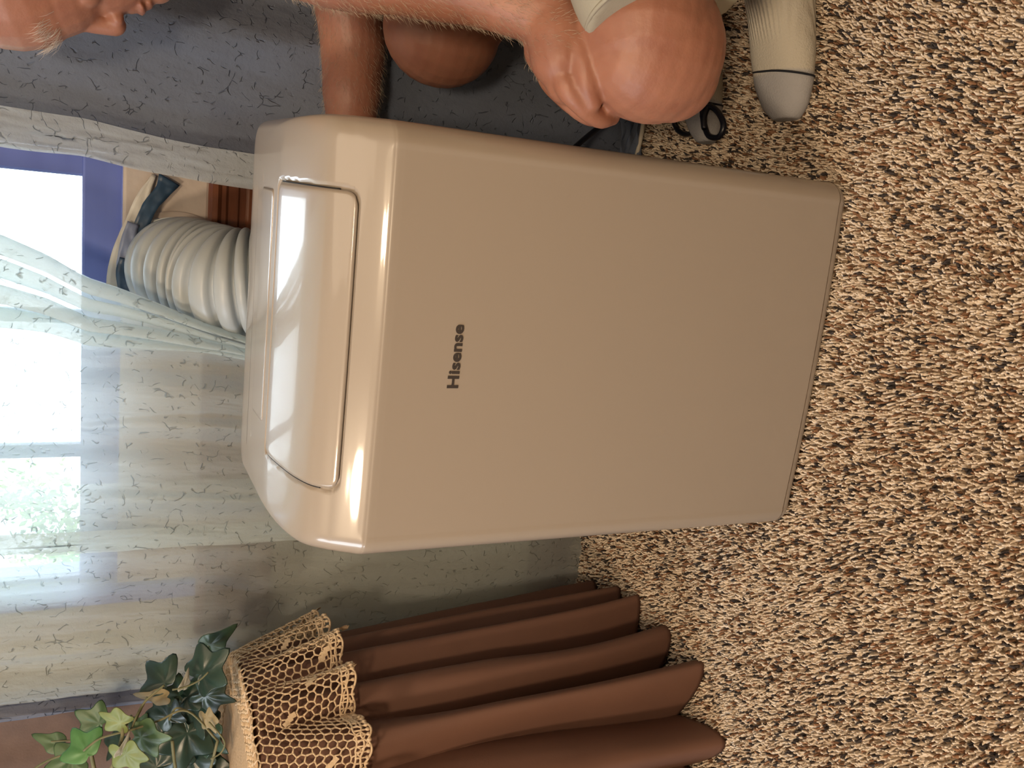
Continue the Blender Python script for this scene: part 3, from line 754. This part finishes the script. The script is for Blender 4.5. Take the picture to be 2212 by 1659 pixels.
def leaf(px, py, size, ang, m, Yd, shape, tx, ty, curl=.18, blur=0):
    """px,py leaf centre in the photo; ang tip direction in photo degrees; size in px"""
    C0 = at(px, py, Yd); dist = (C0-CAM).length; S = size/FPX*dist*.62
    a = math.radians(ang); ix = math.cos(a); iy = math.sin(a)
    t = (DN*ix+RT*iy).normalized(); s = FW.cross(t).normalized()
    rot = Matrix.Rotation(math.radians(tx), 3, t) @ Matrix.Rotation(math.radians(ty), 3, s)
    t = rot @ t; s = rot @ s; n = t.cross(s)
    if n.dot(FW) > 0: n = -n
    out = [(d, r) for d, r in shape]+[(360-d, r) for d, r in reversed(shape[1:])]
    org = C0-t*S*.25; V = [org.copy()]; k = len(out)
    def P(d, r, q):
        x = math.cos(math.radians(d))*r*q; y = math.sin(math.radians(d))*r*q
        return org+t*x*S+s*y*S+n*S*(-curl*(x*x+1.2*y*y)+.20*abs(y)*(.6 if q < .9 else .5)+.05*math.sin(d*.1+q*3))
    for d, r in out: V.append(P(d, r, .5))
    for d, r in out: V.append(P(d, r, 1))
    F = []
    for i in range(k):
        j = (i+1) % k; F.append((0, 1+i, 1+j)); F.append((1+i, 1+k+i, 1+k+j, 1+j))
    o = pyd('leaf', V, F, m, ivy); md = o.modifiers.new('s', 'SOLIDIFY'); md.thickness = .0006
    md = o.modifiers.new('ss', 'SUBSURF'); md.levels = 1; md.render_levels = 1
    # pale vein
    return org
LV = [(430, 1575, 140, -40, 'leaf_dark', 1.24, IVY, 0, 10), (350, 1590, 130, 100, 'leaf_dark', 1.24, IVY, 10, 10), (440, 1640, 150, 60, 'leaf_dark', 1.25, IVY, 0, 0), (385, 1560, 120, 180, 'leaf_dark', 1.23, IVY, 0, 0), (320, 1650, 110, 160, 'leaf_dark', 1.22, IVY, 10, 0), (344, 1462, 118, 140, 'leaf_dark', 1.17, TRI, 12, -18), (468, 1384, 118, 40, 'leaf_deep', 1.20, NAR, 25, 15), (452, 1440, 140, 42, 'leaf_dark', 1.13, IVY, -18, 12),
      (462, 1508, 116, -25, 'leaf_dark', 1.15, IVY, 20, -10), (352, 1535, 112, 120, 'leaf_dark', 1.19, IVY, -15, 12), (418, 1548, 130, -60, 'leaf_dark', 1.20, IVY, 15, 20),
      (400, 1610, 150, -100, 'leaf_dark', 1.19, IVY, -20, 8), (452, 1598, 120, -30, 'leaf_deep', 1.21, IVY, 15, 20), (360, 1640, 120, 200, 'leaf_dark', 1.22, IVY, -20, 8), (420, 1655, 130, -60, 'leaf_dark', 1.22, IVY, 10, 8),
      (178, 1612, 104, 128, 'leaf_green', 1.13, TRI, 15, -12), (246, 1556, 84, 150, 'leaf_olive', 1.12, IVY, -18, 15), (322, 1594, 118, 2, 'leaf_mid', 1.12, IVY, 14, 14),
      (279, 1642, 104, -75, 'leaf_olive', 1.10, IVY, 8, -15), (200, 1556, 92, 150, 'leaf_mid', 1.28, TRI, 10, 20), (110, 1602, 84, 160, 'leaf_mid', 1.30, NAR, 20, 10),
      (267, 1614, 74, 58, 'leaf_pale', 1.10, NAR, 72, 0), (452, 1560, 70, -60, 'leaf_tan', 1.12, IVY, 25, 10), (335, 1506, 96, 175, 'leaf_tan', 1.16, NAR, -25, 10),
      (400, 1474, 66, 75, 'leaf_pale', 1.12, NAR, 66, 10), (247, 1612, 82, 240, 'leaf_dark', 1.15, IVY, 30, 10), (138, 1646, 100, 200, 'leaf_mid', 1.27, IVY, 15, 15),
      (305, 1562, 58, 60, 'leaf_mid', 1.20, IVY, 20, 10), (388, 1490, 90, 95, 'leaf_deep', 1.18, IVY, 30, 20), (420, 1500, 90, 20, 'leaf_dark', 1.17, IVY, -30, 0)]
for l in LV: leaf(*l)
def stem(pts, Yd, r=.0016):
    pyd('stem', *tube(catmull([at(x, y, Yd) for x, y in pts], 6), r, 6), 'stem', ivy)
stem([(470, 1600), (405, 1536), (345, 1556), (290, 1575), (250, 1585), (213, 1597), (180, 1622)], 1.125)
stem([(283, 1575), (296, 1545), (310, 1520), (330, 1500), (355, 1480)], 1.13)
stem([(262, 1560), (265, 1580), (262, 1600), (250, 1640), (240, 1660)], 1.12, .0024)
stem([(284, 1545), (270, 1572)], 1.13)
stem([(318, 1506), (298, 1545), (285, 1577)], 1.135)
stem([(405, 1536), (380, 1530), (365, 1555)], 1.13)
stem([(372, 1490), (400, 1484), (430, 1470), (450, 1452)], 1.115, .0012)
stem([(196, 1625), (200, 1645), (204, 1664)], 1.13, .0026)
stem([(110, 1602), (140, 1600), (165, 1600)], 1.25, .0012)
stem([(372, 1600), (376, 1640), (380, 1664)], 1.15, .0022)
stem([(452, 1560), (484, 1600), (478, 1625), (455, 1640)], 1.11, .0012)
stem([(180, 1622), (110, 1640), (60, 1680), (60, 1760)], 1.16, .0016)
pyd('stem', *tube(catmull([at(204, 1664, 1.13), at(260, 1740, 1.17), ivb+Vector((0, 0, .10)), ivb+Vector((0, 0, .05))], 8), .002, 6), 'stem', ivy)
pyd('stem', *tube(catmull([at(470, 1600, 1.125), ivb+Vector((.03, 0, .05)), ivb+Vector((0, 0, .05))], 8), .002, 6), 'stem', ivy)

# ------------------------------------------------------------------ the crouching person
per = empty('person', (.45, 1.03, 0), 'person in grey shorts and white socks crouching beside the white appliance, hand on knee', 'person')
kN = dep(1408, 95, .885); aN = Vector((.418, .955, .095)); hN = Vector((.62, .94, .30))
kF = dep(955, 66, 1.21); aF = Vector((.385, 1.165, .095)); hF = Vector((.63, 1.13, .32))
parts = []
def rot_to(d, up=(0, 0, 1)):
    d = Vector(d).normalized(); s = Vector(up).cross(d).normalized(); u = d.cross(s); return Matrix((d, s, u)).transposed()
# legs
parts.append(limb([kN+Vector((.012, 0, .005)), kN.lerp(aN, .3)+Vector((.045, .008, .02)), kN.lerp(aN, .65)+Vector((.02, 0, .01)), aN], [.060, .064, .047, .036], 26))
parts.append(limb([kN+Vector((.01, 0, .012)), kN.lerp(hN, .4)+Vector((0, 0, .01)), hN], [.068, .086, .105], 28))
parts.append(ellipsoid(kN+Vector((-.004, 0, -.002)), (.074, .066, .076)))
parts.append(ellipsoid(kN+Vector((-.022, -.004, -.024)), (.052, .046, .052)))
parts.append(limb([kF+Vector((.004, 0, -.005)), kF.lerp(aF, .3)+Vector((.05, 0, .02)), kF.lerp(aF, .65)+Vector((.02, 0, .01)), aF], [.070, .066, .047, .036], 26))
parts.append(limb([kF+Vector((.012, 0, .012)), kF.lerp(hF, .4)+Vector((0, 0, .01)), hF], [.066, .084, .10], 28))
parts.append(ellipsoid(kF, (.076, .068, .082)))
# pelvis and trunk
parts.append(ellipsoid((.66, 1.03, .31), (.13, .17, .13)))
parts.append(limb([(.66, 1.03, .34), (.66, 1.04, .48), (.61, 1.06, .62), (.56, 1.07, .70)], [.135, .135, .140, .105], 28))
shN = Vector((.50, .885, .715)); shF = Vector((.53, 1.24, .715))
parts.append(limb([shN, (.56, 1.06, .735), shF], [.062, .085, .062], 24))
# head : origin at the nose tip, local forward / side / up axes
NT = dep(262, 72, 1.03); tau = math.radians(24)
hf = Vector((-math.cos(tau), .06, -math.sin(tau))).normalized(); hu = Vector((-math.sin(tau), 0, math.cos(tau))); hu = (hu-hf*hu.dot(hf)).normalized(); hs = hu.cross(hf)
HM = Matrix((hf, hs, hu)).transposed()
def hp(f_, s_, u_): return NT+hf*f_+hs*s_+hu*u_
def hell(f_, s_, u_, r, rt=None): parts.append(ellipsoid(hp(f_, s_, u_), r, HM @ rt if rt else HM))
hell(-.106, 0, .085, (.102, .076, .092)); hell(-.075, 0, .055, (.066, .064, .070)); hell(-.070, 0, -.010, (.052, .053, .062)); hell(-.045, 0, -.058, (.026, .030, .022))
hell(-.033, 0, .072, (.020, .048, .016))                                 # brow ridge
parts.append(limb([hp(-.030, 0, .052), hp(-.017, 0, .025), hp(-.010, 0, .003)], [.010, .011, .0125], 14))
for s in (-1, 1):
    hell(-.017, s*.011, -.001, (.010, .008, .008)); hell(-.048, s*.036, .022, (.018, .020, .018)); hell(-.037, s*.031, .049, (.010, .014, .010))
    hell(-.112, s*.078, .035, (.016, .008, .030))
hell(-.032, 0, -.022, (.016, .022, .012)); hell(-.022, 0, -.031, (.010, .022, .0055)); hell(-.026, 0, -.041, (.010, .019, .006))
parts.append(limb([hp(-.10, 0, .0), hp(-.15, 0, -.05), (.53, 1.08, .73)], [.055, .058, .070], 24))
# far arm reaching behind the appliance
eF = Vector((.44, 1.27, .57)); wF = dep(760, 190, 1.27)
parts.append(limb([shF, shF.lerp(eF, .5), eF], [.056, .050, .043], 22))
parts.append(limb([eF, eF.lerp(dep(762, 90, 1.27), .6), dep(762, 90, 1.27), wF, dep(758, 262, 1.27)], [.046, .050, .047, .042, .036], 24))
hb = dep(752, 320, 1.27)
parts.append(limb([dep(758, 262, 1.27), hb], [.034, .034], 20))
for k in range(4):
    q = hb+Vector((-.02, -.004, .026-.018*k)); parts.append(limb([q, q+Vector((-.035, -.006, .002)), q+Vector((-.058, -.018, -.004)), q+Vector((-.066, -.034, -.008))], [.0098, .0092, .0085, .0075], 12, 4))
q = hb+Vector((.0, -.02, .022)); parts.append(limb([q, q+Vector((-.022, -.016, .014)), q+Vector((-.044, -.024, .014))], [.012, .0105, .009], 12, 4))
# near arm: elbow out of frame, forearm hanging down, hand folded over the knee
eN = dep(520, -150, .92); wN = dep(1192, 30, .89)
parts.append(limb([shN, shN.lerp(eN, .5)+Vector((.01, 0, 0)), eN], [.058, .052, .045], 22))
parts.append(limb([eN, dep(720, -92, .91), dep(900, -62, .90), dep(1070, -18, .895), wN], [.047, .050, .045, .038, .034], 26))
# back of the hand seen from the thumb side, knuckles outward, fingers folded over the far side of the knee
parts.append(limb([wN, dep(1208, 80, .885), dep(1212, 130, .885), dep(1226, 180, .890)], [.032, .033, .031, .022], 22))
parts.append(limb([dep(1185, 60, .905), dep(1186, 110, .905), dep(1206, 165, .910)], [.024, .026, .018], 18))
for k, (dx, dy, dz) in enumerate([(0, 0, 0), (-20, -4, .021), (-36, -16, .041), (-46, -36, .058)]):
    ch = [(1214+dx, 140+dy, .880+dz), (1224+dx, 186+dy, .876+dz), (1258+dx, 228+dy, .885+dz), (1294+dx, 256+dy, .905+dz), (1322+dx, 254+dy, .925+dz)]
    parts.append(limb([dep(*p) for p in ch], [.0135, .0128, .0112, .0100, .0085], 14, 5))
parts.append(limb([dep(1240, 70, .872), dep(1256, 120, .866), dep(1266, 170, .868), dep(1280, 222, .880)], [.0155, .0135, .0120, .0095], 14, 5))
bodyo = remeshed('figure', parts, 'skin', per, .0025, 2)
# eyes
for s in (-1, 1):
    pyd('eye', *ellipsoid(hp(-.043, s*.031, .048), (.0115, .0115, .0115)), mat('eyeball', (.75, .72, .70), .2), per)
# hair tufts
def hairs(name, roots, m, length, rad, seed, parent=per, bend=.4):
    r_ = random.Random(seed); V = []; F = []
    for p, nrm, g in roots:
        L = length*r_.uniform(.6, 1.2); d = (nrm*r_.uniform(.15, .6)+g+Vector((r_.uniform(-1, 1), r_.uniform(-1, 1), r_.uniform(-1, 1)))*.35).normalized()
        s = d.cross(Vector((r_.uniform(-1, 1), r_.uniform(-1, 1), r_.uniform(-1, 1)))).normalized()*rad; s2 = d.cross(s).normalized()*rad
        m_ = p+d*L*.5+nrm*L*.10; e = p+d*L; n0 = len(V)
        V += [p+s, p-s*.5+s2*.8, p-s*.5-s2*.8, m_+s*.8, m_-s*.4+s2*.6, m_-s*.4-s2*.6, e]
        F += [(n0, n0+1, n0+4, n0+3), (n0+1, n0+2, n0+5, n0+4), (n0+2, n0, n0+3, n0+5), (n0+3, n0+4, n0+6), (n0+4, n0+5, n0+6), (n0+5, n0+3, n0+6)]
    o = pyd(name, V, F, m, parent); o['kind'] = 'stuff'; return o
fm = bodyo.data; co = np.empty(len(fm.vertices)*3); fm.vertices.foreach_get('co', co); co = co.reshape(-1, 3)
nn = np.empty(len(fm.vertices)*3); fm.vertices.foreach_get('normal', nn); nn = nn.reshape(-1, 3)
def near_seg(a, b, r):
    a = np.array(a); b = np.array(b); ab = b-a; t = np.clip(((co-a) @ ab)/(ab @ ab), 0, 1); d = np.linalg.norm(co-(a+t[:, None]*ab), axis=1); return np.where(d < r)[0]
def pick(idx, n, seed):
    r_ = np.random.default_rng(seed); return r_.choice(idx, min(n, len(idx)), replace=False) if len(idx) else []
ro = []
g = (wN-eN).normalized()
for i in pick(near_seg(eN, wN, .062), 5200, 1): ro.append((Vector(co[i]), Vector(nn[i]), g*.8))
g = (wF-eF).normalized()
for i in pick(near_seg(eF, wF, .055), 2200, 2): ro.append((Vector(co[i]), Vector(nn[i]), g*.8))
hairs('arm_hair', ro, 'armhair', .011, .00016, 5)
ro = []
for i in np.where((np.abs((co-np.array(hp(0, 0, 0))) @ np.array(hs)) < .05) & (((co-np.array(NT)) @ np.array(hf)) > -.05) & (((co-np.array(NT)) @ np.array(hu)) > .060) & (((co-np.array(NT)) @ np.array(hu)) < .082))[0]:
    ro.append((Vector(co[i]), Vector(nn[i]), hu*1.3+hf*.1+hs*.3*(1 if (Vector(co[i])-NT).dot(hs) > 0 else -1)*.6))
random.Random(4).shuffle(ro); hairs('eyebrow', ro[:170], 'hair', .020, .00025, 6)
# scalp hair : strands swept over the crown
ro = []
rel = co-np.array(NT); ff = rel @ np.array(hf); uu = rel @ np.array(hu); sd_ = np.abs(rel @ np.array(hs))
idx = np.where((uu > .05) & ((uu+ff*-.55 > .165)) & (uu < .2) & (ff > -.23))[0]
for i in pick(idx, 7000, 3): ro.append((Vector(co[i]), Vector(nn[i]), hf*-.9+hu*-.1))
hairs('hair', ro, 'hair', .035, .0004, 8)
# clothes
def dirn(a, b): return (b-a).normalized()
def sleeve(P, radii, seg=40, n=8): 
    C = catmull(P, n); rr = []
    for i in range(len(C)):
        s = i/n; k = min(int(s), len(radii)-2); t = s-k; rr.append(lerp(radii[k], radii[k+1], t))
    L = len(C)-1; return tube(C, lambda f_: rr[round(f_*L)], seg)
hemN = kN+dirn(kN, hN)*.040+Vector((0, -.002, .012)); hemF = kF+dirn(kF, hF)*.13+Vector((0, 0, .008))
axh = (RT*.96-DN*.29).normalized(); hemN = dep(1462, 0, .838)
sp = [sleeve([hemN, hemN+axh*.06+FW*.01, hemN.lerp(hN, .5)+Vector((0, 0, .012)), hN], [.088, .092, .105, .122]), sleeve([hemF, hemF.lerp(hF, .5)+Vector((0, 0, .006)), hF], [.090, .104, .116]),
      ellipsoid((.67, 1.03, .31), (.15, .19, .15)), limb([(.66, 1.03, .32), (.665, 1.04, .44)], [.148, .150], 28)]
sh = remeshed('shorts', sp, 'shorts', per, .004, 2); sh['label'] = 'grey shorts'
ca = hemN; cdn = axh
hb_ = []
nn_ = cdn.cross(Vector((0, 1, 0))).normalized(); bb = cdn.cross(nn_)
pyd('hem', *tube([hemN+cdn*.002+(nn_*math.cos(a)+bb*math.sin(a))*.0886 for a in [2*math.pi*k/64 for k in range(64)]], .0022, 8, closed=True), 'shorts', sh).location = Vector((0, 0, 0)) 
st = remeshed('shirt', [limb([(.665, 1.03, .40), (.665, 1.04, .50), (.615, 1.06, .63), (.565, 1.07, .70)], [.155, .150, .154, .118], 28), limb([shN, (.565, 1.06, .735), shF], [.074, .096, .074], 24),
      sleeve([shN, shN.lerp(eN, .45)], [.074, .064]), sleeve([shF, shF.lerp(eF, .45)], [.074, .064])], 'shirt', per, .005, 3); st['label'] = 'dark short sleeved shirt'
# socks: a foot form in its own frame (x from toe to heel, z up), placed under each ankle
def foot(toe, ang, ank, sc=1.0):  # sc narrows the foot
    pr = []
    secs = [(0.006, .020, .014, .016), (.02, .036, .020, .020), (.05, .046, .027, .027), (.09, .047, .034, .034), (.13, .041, .042, .042), (.17, .036, .052, .052), (.21, .035, .050, .050), (.245, .029, .036, .038), (.258, .018, .024, .03)]
    def fn(u, v):
        x = v*.252+.006; w = interp(x, [s[0] for s in secs], [s[1] for s in secs]); h = interp(x, [s[0] for s in secs], [s[2] for s in secs]); zc = interp(x, [s[0] for s in secs], [s[3] for s in secs])
        a = 2*math.pi*u; c, s = math.cos(a), math.sin(a); zz = zc+h*(s if s > 0 else s*1.0)
        yy = sc*w*math.copysign(abs(c)**.8, c)
        return Vector((x, yy, max(zz, .002)))
    v, f = grid(fn, 32, 30, True); f = list(f)+[tuple(reversed(range(32))), tuple(range(29*32, 30*32))]
    pr.append((v, f))
    A = ank; pr.append(limb([(.195, 0, .05), (A[0], 0, A[2]*.75), (A[0]+.01, A[1], A[2]+.05)], [.038, .037, .042], 24))
    Mx = Matrix.Rotation(ang, 4, 'Z'); Mx.translation = Vector(toe)
    me = remeshed('sock', pr, 'sock', None, .003, 4)
    me.parent = per; me.matrix_parent_inverse = Matrix.Identity(4); me.location = Vector(toe)-per.location; me.rotation_euler = (0, 0, ang)
    # thin dark stripe round the toe seam
    rg = []
    for k in range(40):
        a = 2*math.pi*k/40; w = interp(.062, [s[0] for s in secs], [s[1] for s in secs]); q = fn(k/40, (.062-.006)/.252); q = Vector((q.x+.012*math.cos(a)*.6, q.y, q.z)); cc = Vector((q.x, 0, .028)); rg.append(cc+(q-cc)*1.006)
    st_ = pyd('stripe', *tube(rg, .0015, 6, closed=True), 'stripe', None); st_.parent = me
    return me
foot((.155, .948, .004), math.radians(4), (.255, 0, .10))
foot((.130, 1.112, .004), math.radians(9), (.25, 0, .10), .66)

# ------------------------------------------------------------------ outside
tag(boxes('ground', [(-30, 30, 2.0, 60, -1.6, -1.5)], 'grass', bev=0), kind='structure')
def tree(loc, h, R_, n, seed, label):
    t = empty('garden_tree', loc, label, 'tree', None); r_ = random.Random(seed); L = Vector(loc)
    pyd('trunk', *limb([L, L+Vector((.1, 0, h*.5)), L+Vector((0, .1, h*.9))], [.16, .12, .05], 12), 'bark', t)
    V = []; F = []; cl = [(Vector((r_.gauss(0, .45), r_.gauss(0, .45), r_.gauss(0, .35))), r_.uniform(.22, .5)) for _ in range(26)]
    for _ in range(n):
        c, s = r_.choice(cl); p = L+Vector((0, 0, h))+(c+Vector((r_.gauss(0, 1), r_.gauss(0, 1), r_.gauss(0, 1)))*s*.45)*R_
        a = Vector((r_.uniform(-1, 1), r_.uniform(-1, 1), r_.uniform(-1, 1))).normalized(); b = a.orthogonal().normalized()
        s_ = .07*r_.uniform(.6, 1.3); k = len(V); V += [p-a*s_, p+b*s_*.5, p+a*s_, p-b*s_*.5]; F.append((k, k+1, k+2, k+3))
    o = pyd('foliage', V, F, 'tree', t, False); o['kind'] = 'stuff'
tree((-6.3, 8.2, -1.5), 3.2, 1.5, 7000, 1, 'leafy green tree outside the window at left')
tree((-6.2, 14.0, -1.5), 2.6, 1.4, 4500, 2, 'smaller green tree outside, behind the middle sheer curtain')
